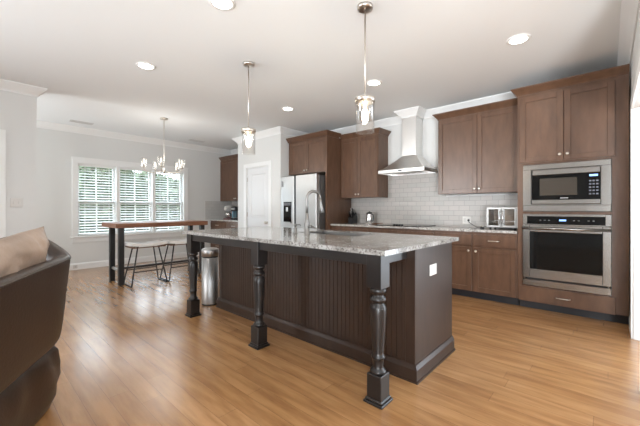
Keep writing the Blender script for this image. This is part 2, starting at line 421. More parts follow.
# --- tall oven cabinet
YF = 4.40                        # face frames of the tall and base cabinets
TX0, TX1 = -.80, .155
t = thing('oven_cabinet', 'tall brown oven cabinet at the right end of the kitchen wall', 'cabinet', ((TX0+TX1)/2, YK-.3, 0))
OX0, OX1 = -.745, .028           # oven cut-out
c = MB().box(TX0, OX0, YF, YK-.002, .10, 2.50).box(OX1, TX1, YF, YK-.002, .10, 2.50)
c.box(OX0, OX1, YF, YK-.002, .10, .28).box(OX0, OX1, YF, YK-.002, 1.675, 2.50).box(OX0, OX1, YF+.45, YK-.002, .28, 1.675).box(OX0, OX1, YF+.0, YF+.45, 1.108, 1.132)
c.build('carcass', 'cab', t)
MB().box(TX0+.01, TX1, YF+.07, YK-.01, 0, .10).build('toe_kick', 'toe', t)
shaker(t, -.775, -.364, 1.70, 2.462, YF, (-.395, 1.765)); shaker(t, -.358, .052, 1.70, 2.462, YF, (-.327, 1.765))
drawer(t, -.785, .055, .095, .268, YF)
MB().sweep(CABCROWN, [(TX1, YF), (TX0, YF), (TX0, 4.612)], 2.495, 1).build('crown', 'cab', t)

# --- built-in microwave
t = thing('microwave', 'stainless built-in microwave above the wall oven', 'microwave', (-.36, YF, 1.135))
y0, y1 = YF-.024, YF
mf = MB().box(OX0+.004, OX1-.004, y0, y1, 1.136, 1.206, .003).box(OX0+.004, OX1-.004, y0, y1, 1.612, 1.670, .003)
mf.box(OX0+.004, -.665, y0, y1, 1.206, 1.612).box(-.045, OX1-.004, y0, y1, 1.206, 1.612)
mf.box(OX0+.02, OX1-.02, YF+.001, YF+.40, 1.14, 1.66)
mf.build('trim_kit', 'steel', t)
dr = MB().box(-.655, -.055, y0-.022, y0+.022, 1.216, 1.602, .004).build('door', 'blackglass', t)
MB().box(-.645, -.06, y0-.030, y0-.020, 1.545, 1.600, .003).build('handle', 'steel', dr)
MB().box(-.65, -.058, y0-.028, y0-.020, 1.219, 1.266, .003).build('lower_band', 'steel', dr)
MB().box(-.575, -.245, y0-.0235, y0-.0215, 1.315, 1.505).build('window', 'window_film', dr)
kp = MB()
for r in range(5):
    for q in range(3): kp.box(-.148+q*.028, -.130+q*.028, y0-.0238, y0-.0215, 1.315+r*.034, 1.330+r*.034)
kp.build('keypad', mat('key_print', (.12, .13, .16), .4), dr)
MB().box(-.145, -.078, y0-.0238, y0-.0215, 1.505, 1.525).build('display', 'disp', dr)
MB().box(-.39, -.32, y0-.0238, y0-.0215, 1.280, 1.288).build('emblem', 'steel_dull', dr)

# --- wall oven
t = thing('wall_oven', 'stainless built-in wall oven with dark glass door below the microwave', 'oven', (-.36, YF, .28))
fr = MB().box(OX0+.02, OX1-.02, YF+.001, YF+.42, .30, 1.09)
fr.box(OX0+.002, -.70, y0, y1, .985, 1.104, .002).box(-.02, OX1-.002, y0, y1, .985, 1.104, .002).box(-.70, -.02, y0, y1, 1.082, 1.104).box(-.70, -.02, y0, y1, .985, .992)
fr.box(OX0+.002, OX1-.002, y0, y1, .283, .355, .003)
fr.build('frame', 'steel', t)
cp = MB().box(-.70, -.02, y0+.001, y1, .992, 1.082).build('control_panel', 'blackglass', t)
MB().box(-.40, -.34, y0-.001, y0+.002, 1.030, 1.047).build('display', 'disp', cp)
for xx in (-.58, -.54, -.50, -.28, -.24, -.16, -.12): MB().box(xx, xx+.016, y0-.0005, y0+.002, 1.034, 1.040).build('marking', 'panel_print', cp)
MB().box(OX0+.03, OX1-.03, y0-.002, y1, .357, .372).build('vent_slot', 'dark', t)
od = MB().box(OX0+.002, -.672, y0-.022, y1-.001, .375, .98, .004).box(-.042, OX1-.002, y0-.022, y1-.001, .375, .98, .004)
od.box(-.672, -.042, y0-.022, y1-.001, .375, .478, .003).box(-.672, -.042, y0-.022, y1-.001, .905, .98, .003)
od = od.build('door', 'steel', t)
MB().box(-.675, -.039, y0-.018, y1-.002, .475, .908).build('window', 'blackglass', od)
MB().tube([(OX0+.02, y0-.02, .945), (OX0+.02, y0-.055, .945)], .011, 10).tube([(OX1-.02, y0-.02, .945), (OX1-.02, y0-.055, .945)], .011, 10)\
    .tube([(OX0+.004, y0-.062, .945), (OX1-.004, y0-.062, .945)], .0145, 12).build('handle', 'steel', od)

# --- wall cabinets on the kitchen wall
YU = 4.68
def wall_cab(label, x0, x1, z0, z1, splits, path, front=YU, back=YK-.002, crown_z=None, knobz=.055, lft=.01, rgt=.01):
    t = thing('wall_cabinet', label, 'cabinet', ((x0+x1)/2, back, z0))
    MB().box(x0, x1, front, back, z0, z1).build('carcass', 'cab', t)
    a, b = x0+lft, x1-rgt
    sp = (a+b)/2 if splits is None else splits
    shaker(t, a, sp-.002, z0+.006, z1-.03, front, (sp-.03, z0+.006+knobz)); shaker(t, sp+.002, b, z0+.006, z1-.03, front, (sp+.03, z0+.006+knobz))
    MB().sweep(CABCROWN, path, z1-.01, 1).build('crown', 'cab', t)
    return t
wall_cab('two-door brown wall cabinet between the range hood and the oven cabinet', -1.865, -.803, 1.38, 2.48, -1.325, [(-.803, YU), (-1.865, YU), (-1.865, YK-.002)], rgt=.035)
wall_cab('two-door brown wall cabinet left of the range hood', -3.683, -2.885, 1.365, 2.45, -3.30, [(-2.885, YK-.002), (-2.885, YU), (-3.683, YU)])
# --- cabinet over the fridge with its tall side panel
t = thing('fridge_cabinet', 'brown cabinet above the fridge with tall dark side panel', 'cabinet', (-4.2, YK-.3, 0))
FX0, FX1 = -4.70, -3.725
MB().box(FX0, FX1, 4.30, YK-.002, 1.83, 2.47).build('carcass', 'cab', t)
MB().box(FX1, -3.688, 4.28, YK-.002, 0, 2.47).build('side_panel', 'cab', t)
shaker(t, FX0+.05, -4.205, 1.84, 2.435, 4.30, (-4.235, 1.89)); shaker(t, -4.201, FX1-.004, 1.84, 2.435, 4.30, (-4.171, 1.89))
MB().sweep(CABCROWN, [(-3.688, 4.612), (-3.688, 4.28), (FX0, 4.28)], 2.46, 1).build('crown', 'cab', t)

# --- base cabinets
def base_unit(label, x0, x1, kind, front=YF, back=YK-.01, knob_side=1, top=.868):
    t = thing('base_cabinet', label, 'cabinet', ((x0+x1)/2, back, 0), )
    MB().box(x0, x1, front, back, .10, top).build('carcass', 'cab', t)
    MB().box(x0, x1, front+.07, back, 0, .10).build('toe_kick', 'toe', t)
    if kind == 'door':
        drawer(t, x0+.012, x1-.012, .695, .835, front)
        kx = x0+.045 if knob_side < 0 else x1-.045
        shaker(t, x0+.012, x1-.012, .105, .67, front, (kx, .625))
    elif kind == 'drawers':
        for z0, z1 in ((.105, .39), (.405, .67), (.695, .835)): drawer(t, x0+.012, x1-.012, z0, z1, front)
    return t
base_unit('brown base cabinet with drawer and door directly beside the oven cabinet', -1.30, -.803, 'door', knob_side=-1)
base_unit('brown base cabinet second from the oven cabinet, partly behind the island corner', -1.80, -1.30, 'door', knob_side=1)
base_unit('wide brown drawer base under the cooktop, mostly hidden by the island', -2.88, -1.80, 'drawers')
base_unit('brown base cabinet between the cooktop and the fridge panel', -3.685, -2.88, 'drawers')
tag(MB().box(-3.685, -.803, YF-.03, YK-.01, .870, .90, .003).build('countertop', 'granite_pale'), 'pale granite countertop along the tiled kitchen wall', 'countertop')
# nook run in the corner by the windows
base_unit('brown base cabinet in the corner nook by the windows', -7.59, -6.88, 'drawers', 4.24, YN-.01)
base_unit('brown base cabinet in the nook against the pantry wall', -6.88, -6.17, 'drawers', 4.24, YN-.01)
tag(MB().box(-7.59, -6.167, 4.21, YN-.01, .870, .90, .003).build('countertop', 'granite_pale'), 'short granite countertop in the nook left of the pantry', 'countertop')
wall_cab('brown wall cabinet in the nook left of the pantry', -7.59, -6.17, 1.37, 2.44, None, [(-6.17, 4.52), (-7.59, 4.52)], 4.52, YN-.002)

# ================================================================== FRIDGE
t = thing('refrigerator', 'stainless side-by-side refrigerator between the pantry and dark panel', 'refrigerator', (-4.22, 4.5, 0))
RX0, RX1 = -4.69, -3.755
MB().box(RX0, RX1, 4.16, 4.92, .03, 1.77, .004).build('body', 'fridge_side', t)
MB().box(RX0+.02, RX1-.02, 4.20, 4.9, 0, .03).build('base_grille', 'black', t)
sp = -4.295
dl = MB().box(RX0, sp-.022, 4.075, 4.155, .06, 1.785, .01, 2).build('freezer_door', 'steel_dull', t)
dr = MB().box(sp+.022, RX1, 4.075, 4.155, .06, 1.785, .01, 2).build('fridge_door', 'steel_dull', t)
MB().box(sp-.0215, sp+.0215, 4.0775, 4.155, .06, 1.78).build('grip_recess', 'black', t)
dp = MB().box(-4.60, -4.385, 4.066, 4.078, .90, 1.30, .004).build('dispenser', 'blackglass', dl)
MB().box(-4.585, -4.40, 4.062, 4.068, 1.23, 1.285).build('dispenser_panel', mat('dispenser_grey', (.10, .10, .11), .3), dp)
MB().box(-4.52, -4.465, 4.050, 4.068, 1.12, 1.20, .006).build('paddle', 'steel_dull', dp)
MB().box(-4.59, -4.395, 4.035, 4.068, .90, .925, .004).build('drip_tray', 'steel_dull', dp)
tag(MB().box(-4.655, -4.63, 4.066, 4.0745, 1.59, 1.70, .002).poly([(-4.66, 1.70), (-4.635, 1.59), (-4.605, 1.585), (-4.62, 1.68)], 'y', 4.068, 4.0745).build('fridge_magnet', mat('magnet_grey', (.22, .22, .22), .4)), 'small grey magnet clip high on the left fridge door', 'magnet')

# ================================================================== RANGE HOOD, COOKTOP
t = thing('range_hood', 'stainless chimney range hood on the tiled wall over the cooktop', 'range hood', (-2.39, YK, 1.73))
h = MB(); bm = h.bm
HX0, HX1, HY = -2.78, -2.0, 4.50
def rect(x0, x1, y0, y1, z): return [bm.verts.new(p) for p in ((x0, y0, z), (x1, y0, z), (x1, y1, z), (x0, y1, z))]
CX0, CX1, CY = -2.475, -2.245, 4.74
hb = YK-.009
R = [rect(HX0+.02, HX1-.02, HY+.02, hb-.01, 1.755), rect(HX0+.02, HX1-.02, HY+.02, hb-.01, 1.735), rect(HX0, HX1, HY, hb, 1.735), rect(HX0, HX1, HY, hb, 1.785)]
for f in (.12, .3, .5, .72, 1):
    e = f**.8
    R.append(rect(HX0+(CX0-HX0)*e, HX1+(CX1-HX1)*e, HY+(CY-HY)*e, hb, 1.785+.235*f))
for q in range(len(R)-1):
    for k in range(4): bm.faces.new((R[q][k], R[q][(k+1) % 4], R[q+1][(k+1) % 4], R[q+1][k]))
bm.faces.new(R[0]); bm.faces.new(R[-1])
h.build('canopy', 'steel_hood', t)
MB().box(CX0, CX1, CY, hb, 2.02, CH-.117).build('chimney', 'steel_hood', t)
MB().box(-2.60, -2.42, 4.60, 4.90, 1.748, 1.756).box(-2.36, -2.18, 4.60, 4.90, 1.748, 1.756).build('filter', 'steel_dull', t)
MB().box(-2.42, -2.36, HY-.004, HY, 1.75, 1.77).build('control_strip', 'black', t)
struct('trim_8', MB().sweep(CROWN, [(CX1+.005, YK), (CX1+.005, CY-.005), (CX0-.005, CY-.005), (CX0-.005, YK)], CH, 1)
       .box(CX0-.005, CX1+.005, CY-.005, YK, CH-.115, CH), 'trim')
t = thing('cooktop', 'black glass cooktop set in the granite below the range hood', 'cooktop', (-2.39, 4.7, .90))
MB().box(-2.77, -2.01, 4.43, 4.95, .9005, .908, .002).build('glass_top', 'blackglass', t)
for x, y in ((-2.6, 4.56), (-2.62, 4.80), (-2.16, 4.82), (-2.18, 4.60)):
    MB().lathe([(.085, 0), (.085, .0008), (.078, .0008), (.078, 0)], (x, y, .908), 'z', 28, caps=False).build('burner_ring', mat('burner_print', (.12, .12, .12), .4), t)
for x in (-2.49, -2.445, -2.40, -2.355):
    MB().lathe([(.019, 0), (.019, .016), (.016, .022), (.005, .022)], (x, 4.50, .908), 'z', 14).build('knob', 'black', t)

# ================================================================== ISLAND
IX0, IX1, IY0, IY1 = -3.44, -.975, 2.045, 2.705
SZ0, SZ1 = .895, .925
t = thing('kitchen_island', 'dark espresso kitchen island with beadboard sides and turned legs', 'kitchen island', (-2.2, 2.37, 0))
MB().box(IX0, IX1, IY0, IY0+.02, .02, SZ0-.001).box(IX0, IX1, IY1-.02, IY1, .02, SZ0-.001).box(IX0, IX0+.02, IY0+.02, IY1-.02, .02, SZ0-.001).box(IX1-.02, IX1, IY0+.02, IY1-.02, .02, SZ0-.001).box(IX0+.02, IX1-.02, IY0+.02, IY1-.02, .02, .04).build('carcass', 'island', t)
# beadboard skins
def bead(lo, hi, pitch, w=.006, d=.006, th=.014):
    pts = [(lo, 0)]; x = lo+pitch/2
    while x < hi-.01:
        pts += [(x-w/2, 0), (x-w/6, d), (x+w/6, d), (x+w/2, 0)]; x += pitch
    pts.append((hi, 0)); return pts
p = bead(IX0+.06, IX1-.06, .041)
MB().poly([(x, IY0-.014+y) for x, y in p]+[(IX1-.06, IY0), (IX0+.06, IY0)], 'z', .10, .80).build('beadboard', 'island', t)
MB().box(IX1, IX1+.012, IY0+.0, IY1, .11, SZ0-.001).build('end_panel', 'island', t)
st = MB()
for x0, x1 in ((IX0, IX0+.06), (IX1-.06, IX1+.012)): st.box(x0, x1, IY0-.02, IY0, .10, SZ0-.001, .002)
st.box(IX0+.06, IX1-.06, IY0-.02, IY0, .80, SZ0-.001, .002)
st.build('face_frame', 'island', t)
BT = [(0, 0), (.030, 0), (.030, .012), (.022, .016), (.022, .085), (.016, .098), (.010, .112), (0, .118)]
MB().sweep(BT, [(IX0, IY1), (IX0, IY0-.016), (IX1+.01, IY0-.016), (IX1+.01, IY1)], 0, -1).build('base_moulding', 'island', t)
LY = 1.675; LX = [-3.375, -2.205, -1.035]
def leg(x, y):
    m = MB(); h = .05
    m.box(x-.066, x+.066, y-.066, y+.066, 0, .016, .004).box(x-.058, x+.058, y-.058, y+.058, .016, .032, .006)
    m.box(x-h, x+h, y-h, y+h, .03, .175, .004)
    m.box(x-h, x+h, y-h, y+h, .690, SZ0-.001, .001)
    prof = [(.030, .170), (.046, .178), (.050, .186), (.046, .196), (.036, .203), (.033, .212), (.034, .255), (.037, .262), (.042, .268), (.042, .276), (.036, .282),
            (.035, .30), (.040, .38), (.046, .47), (.0495, .535), (.050, .562), (.046, .582), (.037, .592), (.035, .600), (.044, .606), (.049, .614), (.049, .622), (.043, .632),
            (.034, .640), (.034, .650), (.045, .658), (.050, .668), (.049, .680), (.040, .692)]
    m.lathe(prof, (x, y, 0), 'z', 24); return m
for x in LX: leg(x, LY).build('leg', 'leg', t)
ap = MB()
for a, b in ((LX[0]+.05, LX[1]-.05), (LX[1]+.05, LX[2]-.05)): ap.box(a, b, LY-.035, LY-.010, .822, SZ0-.001, .002)
for x in (LX[0], LX[2]): ap.box(x-.012, x+.012, LY+.05, IY0-.02, .822, SZ0-.001, .002)
ap.build('apron', 'leg', t)
o = MB().box(IX1+.012, IX1+.018, 2.255, 2.375, .675, .755, .003).build('outlet', 'white', t)
for y in (2.285, 2.345): MB().box(IX1+.0175, IX1+.0195, y-.018, y+.018, .70, .73).build('socket', 'socket_ivory', o)
# slab with the sink cut-out
SX0, SX1, SY0, SY1 = -3.46, -.935, 1.585, 2.79
KX0, KX1, KY0, KY1 = -2.35, -1.62, 2.28, 2.66
sl = MB(); bm = sl.bm
xs, ys = [SX0, KX0, KX1, SX1], [SY0, KY0, KY1, SY1]
V = {(i, j, k): bm.verts.new((xs[i], ys[j], z)) for i in range(4) for j in range(4) for k, z in enumerate((SZ0, SZ1))}
for i in range(3):
    for j in range(3):
        if (i, j) == (1, 1): continue
        for k in (0, 1): bm.faces.new([V[(i, j, k)], V[(i+1, j, k)], V[(i+1, j+1, k)], V[(i, j+1, k)]])
for q in range(3):
    bm.faces.new([V[(q, 0, 0)], V[(q+1, 0, 0)], V[(q+1, 0, 1)], V[(q, 0, 1)]]); bm.faces.new([V[(q, 3, 0)], V[(q+1, 3, 0)], V[(q+1, 3, 1)], V[(q, 3, 1)]])
    bm.faces.new([V[(0, q, 0)], V[(0, q+1, 0)], V[(0, q+1, 1)], V[(0, q, 1)]]); bm.faces.new([V[(3, q, 0)], V[(3, q+1, 0)], V[(3, q+1, 1)], V[(3, q, 1)]])
bm.faces.new([V[(1, 1, 0)], V[(2, 1, 0)], V[(2, 1, 1)], V[(1, 1, 1)]]); bm.faces.new([V[(1, 2, 0)], V[(2, 2, 0)], V[(2, 2, 1)], V[(1, 2, 1)]])
bm.faces.new([V[(1, 1, 0)], V[(1, 2, 0)], V[(1, 2, 1)], V[(1, 1, 1)]]); bm.faces.new([V[(2, 1, 0)], V[(2, 2, 0)], V[(2, 2, 1)], V[(2, 1, 1)]])
tag(sl.build('countertop', 'granite'), 'long speckled granite slab on top of the dark island', 'countertop')
sk = MB(); g = .004; zb_ = .71
a, b, c_, d_ = KX0+g, KX1-g, KY0+g, KY1-g
sk.box(a, a+.004, c_, d_, zb_, SZ1-.006).box(b-.004, b, c_, d_, zb_, SZ1-.006).box(a, b, c_, c_+.004, zb_, SZ1-.006).box(a, b, d_-.004, d_, zb_, SZ1-.006).box(a, b, c_, d_, zb_-.004, zb_)
tag(sk.build('sink', 'faucet_steel'), 'stainless sink sunk into the island slab behind the faucet', 'sink')

# faucet
fx, fy = -2.10, 2.15
t = thing('faucet', 'brushed nickel gooseneck faucet standing on the island slab', 'faucet', (fx, fy, SZ1))
MB().lathe([(.030, 0), (.030, .006), (.024, .012), (.024, .10), (.018, .125), (.0145, .20)], (fx, fy, SZ1), 'z', 18).build('base', 'faucet_steel', t)
dx, dy = .30, .954
pts = [(fx, fy, SZ1+.15)]
R_ = .072; zc = SZ1+.335
pts.append((fx, fy, zc-.05))
for k in range(13):
    a = PI-k*(PI*1.02)/12
    pts.append((fx+dx*(R_+R_*math.cos(a)), fy+dy*(R_+R_*math.cos(a)), zc+R_*math.sin(a)))
MB().tube(pts, .0135, 12).build('spout', 'faucet_steel', t)
e = Vector(pts[-1])
MB().tube([e+Vector((0, 0, .005)), e+Vector((dx*.002, dy*.002, -.03)), e+Vector((dx*.012, dy*.012, -.085)), e+Vector((dx*.018, dy*.018, -.125)), e+Vector((dx*.019, dy*.019, -.13))], [.014, .016, .021, .026, .022], 14).build('spray_head', 'faucet_steel', t)
MB().tube([(fx+.02, fy+.005, SZ1+.075), (fx+.05, fy+.01, SZ1+.075)], .013, 10).tube([(fx+.05, fy+.01, SZ1+.075), (fx+.085, fy+.02, SZ1+.06), (fx+.135, fy+.03, SZ1+.045)], [.011, .008, .007], 10).build('lever', 'faucet_steel', t)
sx, sy = -2.26, 2.15
t = thing('soap_dispenser', 'nickel soap pump on the island slab left of the faucet', 'soap dispenser', (sx, sy, SZ1))
MB().lathe([(.024, 0), (.024, .008), (.018, .014), (.018, .05), (.010, .056), (.010, .075)], (sx, sy, SZ1), 'z', 14).build('body', 'faucet_steel', t)
MB().lathe([(.016, .075), (.016, .09), (.006, .094)], (sx, sy, SZ1), 'z', 12).tube([(sx, sy, SZ1+.084), (sx+.012, sy+.05, SZ1+.084), (sx+.016, sy+.06, SZ1+.074)], .006, 8).build('pump', 'faucet_steel', t)

# ================================================================== TRASH CAN
tx, ty = -3.635, 2.02
t = thing('trash_can', 'slim round stainless trash can at the left end of the island', 'trash can', (tx, ty, 0))
MB().lathe([(.096, .006), (.100, .02), (.100, .575)], (tx, ty, 0), 'z', 32).build('body', 'trash_steel', t)
MB().lathe([(.097, 0), (.101, .004), (.101, .018), (.097, .02)], (tx, ty, 0), 'z', 32).build('base_ring', 'black', t)
MB().lathe([(.094, .575), (.094, .588)], (tx, ty, 0), 'z', 32).build('collar', 'black', t)
MB().lathe([(.102, .588), (.102, .655), (.098, .672), (.080, .683), (.045, .690), (.005, .692)], (tx, ty, 0), 'z', 32).build('lid', 'trash_steel', t)

# ================================================================== BAR TABLE, STOOLS
BX0, BX1, BY0, BY1, BZ = -6.22, -5.47, 1.515, 2.995, .945
t = thing('bar_table', 'tall rustic bar table with wood top and black posts before the windows', 'table', ((BX0+BX1)/2, (BY0+BY1)/2, 0))
MB().box(BX0, BX1, BY0, BY1, BZ-.072, BZ, .005).build('tabletop', 'tabletop', t)
for x in (-5.98, -5.535):
    for y in (1.60, 2.91): MB().box(x-.036, x+.036, y-.036, y+.036, 0, BZ-.073, .003).build('leg', 'metalblack', t)
for y in (1.60, 2.91): MB().box(-5.944, -5.571, y-.015, y+.015, .20, .235).build('end_stretcher', 'steel_dull', t)
MB().box(-5.775, -5.74, 1.615, 2.895, .20, .235).build('stretcher', 'metalblack', t)
def stool(cx, cy, label):
    t = thing('bar_stool', label, 'stool', (cx, cy, 0), 'stools at the bar table'); sz = .63
    bm_ = MB(); bm = bm_.bm; nx, ny = 8, 10; hx, hy = .19, .255
    top = [[None]*(ny+1) for _ in range(nx+1)]; bot = [[None]*(ny+1) for _ in range(nx+1)]
    for i in range(nx+1):
        for j in range(ny+1):
            u, v = 2*i/nx-1, 2*j/ny-1
            z = sz+.004+.020*v*v-.010*(1-u*u)
            top[i][j] = bm.verts.new((cx+u*hx, cy+v*hy, z)); bot[i][j] = bm.verts.new((cx+u*hx*.99, cy+v*hy*.99, z-.040))
    for i in range(nx):
        for j in range(ny):
            bm.faces.new((top[i][j], top[i+1][j], top[i+1][j+1], top[i][j+1])); bm.faces.new((bot[i][j], bot[i][j+1], bot[i+1][j+1], bot[i+1][j]))
    for i in range(nx):
        for j in (0, ny): bm.faces.new((top[i][j], top[i+1][j], bot[i+1][j], bot[i][j]))
    for j in range(ny):
        for i in (0, nx): bm.faces.new((top[i][j], top[i][j+1], bot[i][j+1], bot[i][j]))
    bm_.build('seat', 'seat', t)
    MB().box(cx-hx+.012, cx+hx-.012, cy-hy+.02, cy-hy+.05, sz-.056, sz-.036).box(cx-hx+.012, cx-hx+.04, cy-hy+.05, cy+hy-.05, sz-.056, sz-.044).box(cx+hx-.04, cx+hx-.012, cy-hy+.05, cy+hy-.05, sz-.056, sz-.044).box(cx-hx+.012, cx+hx-.012, cy+hy-.05, cy+hy-.02, sz-.056, sz-.036).build('seat_rim', 'wood_dark', t)
    MB().box(cx-.12, cx+.12, cy-.165, cy-.14, sz-.048, sz-.036).box(cx-.12, cx+.12, cy+.14, cy+.165, sz-.048, sz-.036).box(cx-.012, cx+.012, cy-.16, cy+.16, sz-.048, sz-.038).build('seat_frame', 'metalblack', t)
    YT, YB, XT, XB = .150, .255, .105, .175
    for s in (-1, 1):
        y0, y1 = cy+s*YT, cy+s*YB
        MB().tube([(cx-XT, y0, sz-.040), (cx-XB, y1, .022), (cx-XB+.005, y1, .010), (cx-XB+.02, y1, .009), (cx+XB-.02, y1, .009), (cx+XB-.005, y1, .010), (cx+XB, y1, .022), (cx+XT, y0, sz-.040)], .0105, 8).build('leg', 'metalblack', t)
    zf = .215; q = YB-(YB-YT)*zf/sz; xo = XB-(XB-XT)*zf/sz
    for sx_ in (-1, 1): MB().tube([(cx+sx_*xo, cy-q, zf), (cx+sx_*xo, cy+q, zf)], .009, 8).build('footrest', 'metalblack', t)
    return t
st1 = stool(-5.40, 1.905, 'white-seated black stool at the left end of the bar table')
copy_tree(st1, (0, .545, 0), 'white-seated black stool at the bar table, half behind the island leg')

# ================================================================== LIGHT FITTINGS
def spot_light(o, p, r=.05, col=(1, .97, .93), dz=-.03, cone=150):
    l = bpy.data.lights.new('downlight_beam', 'SPOT'); l.energy = p; l.color = col; l.shadow_soft_size = r; l.spot_size = math.radians(cone); l.spot_blend = .6
    q = bpy.data.objects.new('downlight_beam', l); COL.objects.link(q); q.location = Vector((0, 0, dz)); q.parent = o
    return q
DL = [(-2.19, 1.315, 'recessed ceiling light at the top edge, left of the right pendant'), (-3.78, 1.336, 'recessed ceiling light nearest the dining windows, left of both pendants'),
      (-.62, 3.445, 'recessed ceiling light above the oven cabinet'), (-2.173, 3.42, 'recessed ceiling light just right of the right pendant rod'),
      (-3.74, 3.40, 'recessed ceiling light in front of the fridge cabinet')]
for x, y, lb in DL:
    t = thing('recessed_light', lb, 'ceiling light', (x, y, CH), 'recessed ceiling lights')
    MB().lathe([(.100, -.0005), (.100, -.004), (.082, -.009), (.074, -.007), (.074, -.0005)], (x, y, CH), 'z', 32, caps=False).build('trim_ring', 'trim', t)
    MB().lathe([(.074, -.001), (.074, -.004), (.04, -.005), (.002, -.005)], (x, y, CH), 'z', 28).build('lens', 'led', t)
    spot_light(t, CEIL_POWER, .07)
def pendant(x, y, label):
    t = thing('pendant_light', label, 'pendant light', (x, y, CH), 'pendants over the island')
    MB().lathe([(.004, -.028), (.045, -.028), (.060, -.022), (.062, -.0005)], (x, y, CH), 'z', 24).build('canopy', 'nickel', t)
    MB().tube([(x, y, CH-.028), (x, y, 2.03)], .0055, 8).build('rod', 'nickel', t)
    MB().lathe([(.012, 2.045), (.012, 2.03), (.074, 2.026), (.078, 2.022), (.078, 1.990), (.072, 1.990), (.072, 2.018), (.010, 2.02)], (x, y, 0), 'z', 28, caps=False).build('shade_cap', 'nickel', t)
    MB().lathe([(.020, 2.02), (.020, 1.955), (.016, 1.95)], (x, y, 0), 'z', 14).build('socket', 'nickel', t)
    MB().lathe([(.0715, 2.016), (.0715, 1.757), (.0690, 1.757), (.0690, 2.016)], (x, y, 0), 'z', 32, caps=False).build('glass_shade', 'glass', t)
    MB().lathe([(.012, 1.952), (.014, 1.938), (.024, 1.915), (.0285, 1.89), (.026, 1.865), (.016, 1.842), (.003, 1.832)], (x, y, 0), 'z', 16).build('bulb', 'bulb', t)
    l = bpy.data.lights.new('pendant_glow', 'POINT'); l.energy = PENDANT_POWER; l.color = (1, .85, .65); l.shadow_soft_size = .03
    q = bpy.data.objects.new('pendant_glow', l); COL.objects.link(q); q.location = (0, 0, 1.80-CH); q.parent = t
pendant(-1.406, 2.085, 'clear glass cylinder pendant over the right half of the island')
pendant(-2.892, 2.056, 'clear glass cylinder pendant over the left half of the island')
# chandelier
cx, cy = -5.731, 2.317
t = thing('chandelier', 'nickel chandelier with clear glass cups hanging over the bar table', 'chandelier', (cx, cy, CH))
MB().lathe([(.004, -.03), (.05, -.028), (.065, -.02), (.067, -.0005)], (cx, cy, CH), 'z', 24).build('canopy', 'nickel', t)
MB().tube([(cx, cy, CH-.03), (cx, cy, 1.86)], .006, 8).build('rod', 'nickel', t)
MB().lathe([(.004, 1.775), (.014, 1.785), (.026, 1.80), (.026, 1.84), (.014, 1.86), (.006, 1.88)], (cx, cy, 0), 'z', 16).build('hub', 'nickel', t)
for k in range(5):
    a = 2*PI*k/5+math.radians(42); R_ = .31; ex, ey = cx+R_*math.cos(a), cy+R_*math.sin(a)
    P = [(cx+f*R_*math.cos(a), cy+f*R_*math.sin(a), z) for f, z in ((.06, 1.82), (.3, 1.795), (.6, 1.785), (.85, 1.80), (.97, 1.83), (1, 1.865))]
    ar = MB().tube(P, .0065, 8).build('arm', 'nickel', t)
    MB().lathe([(.008, 1.86), (.032, 1.866), (.034, 1.874), (.013, 1.878), (.013, 1.93), (.011, 1.932)], (ex, ey, 0), 'z', 14).build('socket', 'nickel', ar)
    MB().lathe([(.036, 1.876), (.046, 1.93), (.052, 2.03), (.050, 2.03), (.044, 1.93), (.034, 1.879)], (ex, ey, 0), 'z', 20, caps=False).build('glass_cup', 'glass', ar)
    MB().lathe([(.010, 1.932), (.013, 1.945), (.018, 1.97), (.014, 1.995), (.003, 2.015)], (ex, ey, 0), 'z', 12).build('bulb', 'bulb_dim', ar)
l = bpy.data.lights.new('chandelier_fill', 'POINT'); l.energy = CHANDELIER_FILL_POWER; l.color = (1, .95, .88); l.shadow_soft_size = .25  # added fill at the chandelier to lift the dining area
q = bpy.data.objects.new('chandelier_fill', l); COL.objects.link(q); q.location = (0, 0, 2.0-CH); q.parent = t
for x, y, lb in ((-7.10, 1.42, 'white ceiling air vent above the left window'), (-7.05, 3.58, 'white ceiling air vent near the nook corner')):
    t = thing('ceiling_vent', lb, 'vent', (x, y, CH), 'ceiling air vents')
    f = MB().box(x-.075, x-.058, y-.17, y+.17, CH-.008, CH-.0005).box(x+.058, x+.075, y-.17, y+.17, CH-.008, CH-.0005).box(x-.058, x+.058, y-.17, y-.152, CH-.008, CH-.0005).box(x-.058, x+.058, y+.152, y+.17, CH-.008, CH-.0005)
    f.build('frame', 'vent', t)
    s = MB()
    for k in range(7): s.box(x-.052+k*.0165, x-.043+k*.0165, y-.152, y+.152, CH-.007, CH-.002)
    s.build('louvres', 'vent', t)
    MB().box(x-.058, x+.058, y-.152, y+.152, CH-.0018, CH-.0006).build('backing', 'dark', t)

# ================================================================== SMALL THINGS ON THE COUNTERS
CT = .9005
def knife_block(x, y):
    t = thing('knife_block', 'black knife block with steel handles beside the dark fridge panel', 'knife block', (x, y, CT))
    MB().poly([(y-.07, CT), (y+.07, CT), (y+.07, CT+.12), (y+.03, CT+.20), (y-.07, CT+.10)], 'x', x-.055, x+.055).build('block', 'black', t)
    for i in range(3):
        for j in range(2):
            bx = x-.035+i*.035; by = y-.035+j*.055; bz = CT+.135+j*.055
            MB().tube([(bx, by, bz-.01), (bx, by-.035, bz+.075), (bx, by-.045, bz+.09)], [.009, .010, .007], 8).build('knife_handle', 'steel_dull' if (i+j) % 2 else 'black', t)
knife_block(-3.55, 4.86)
kx, ky = -3.17, 4.84
t = thing('coffee_carafe', 'tall stainless lidded carafe on the counter left of the cooktop', 'carafe', (kx, ky, CT))
MB().lathe([(.056, 0), (.060, .01), (.056, .10), (.048, .17), (.046, .185)], (kx, ky, CT), 'z', 24).build('body', 'chrome', t)
MB().lathe([(.048, .185), (.048, .20), (.030, .208), (.010, .212), (.010, .222), (.003, .224)], (kx, ky, CT), 'z', 20).build('lid', 'black', t)
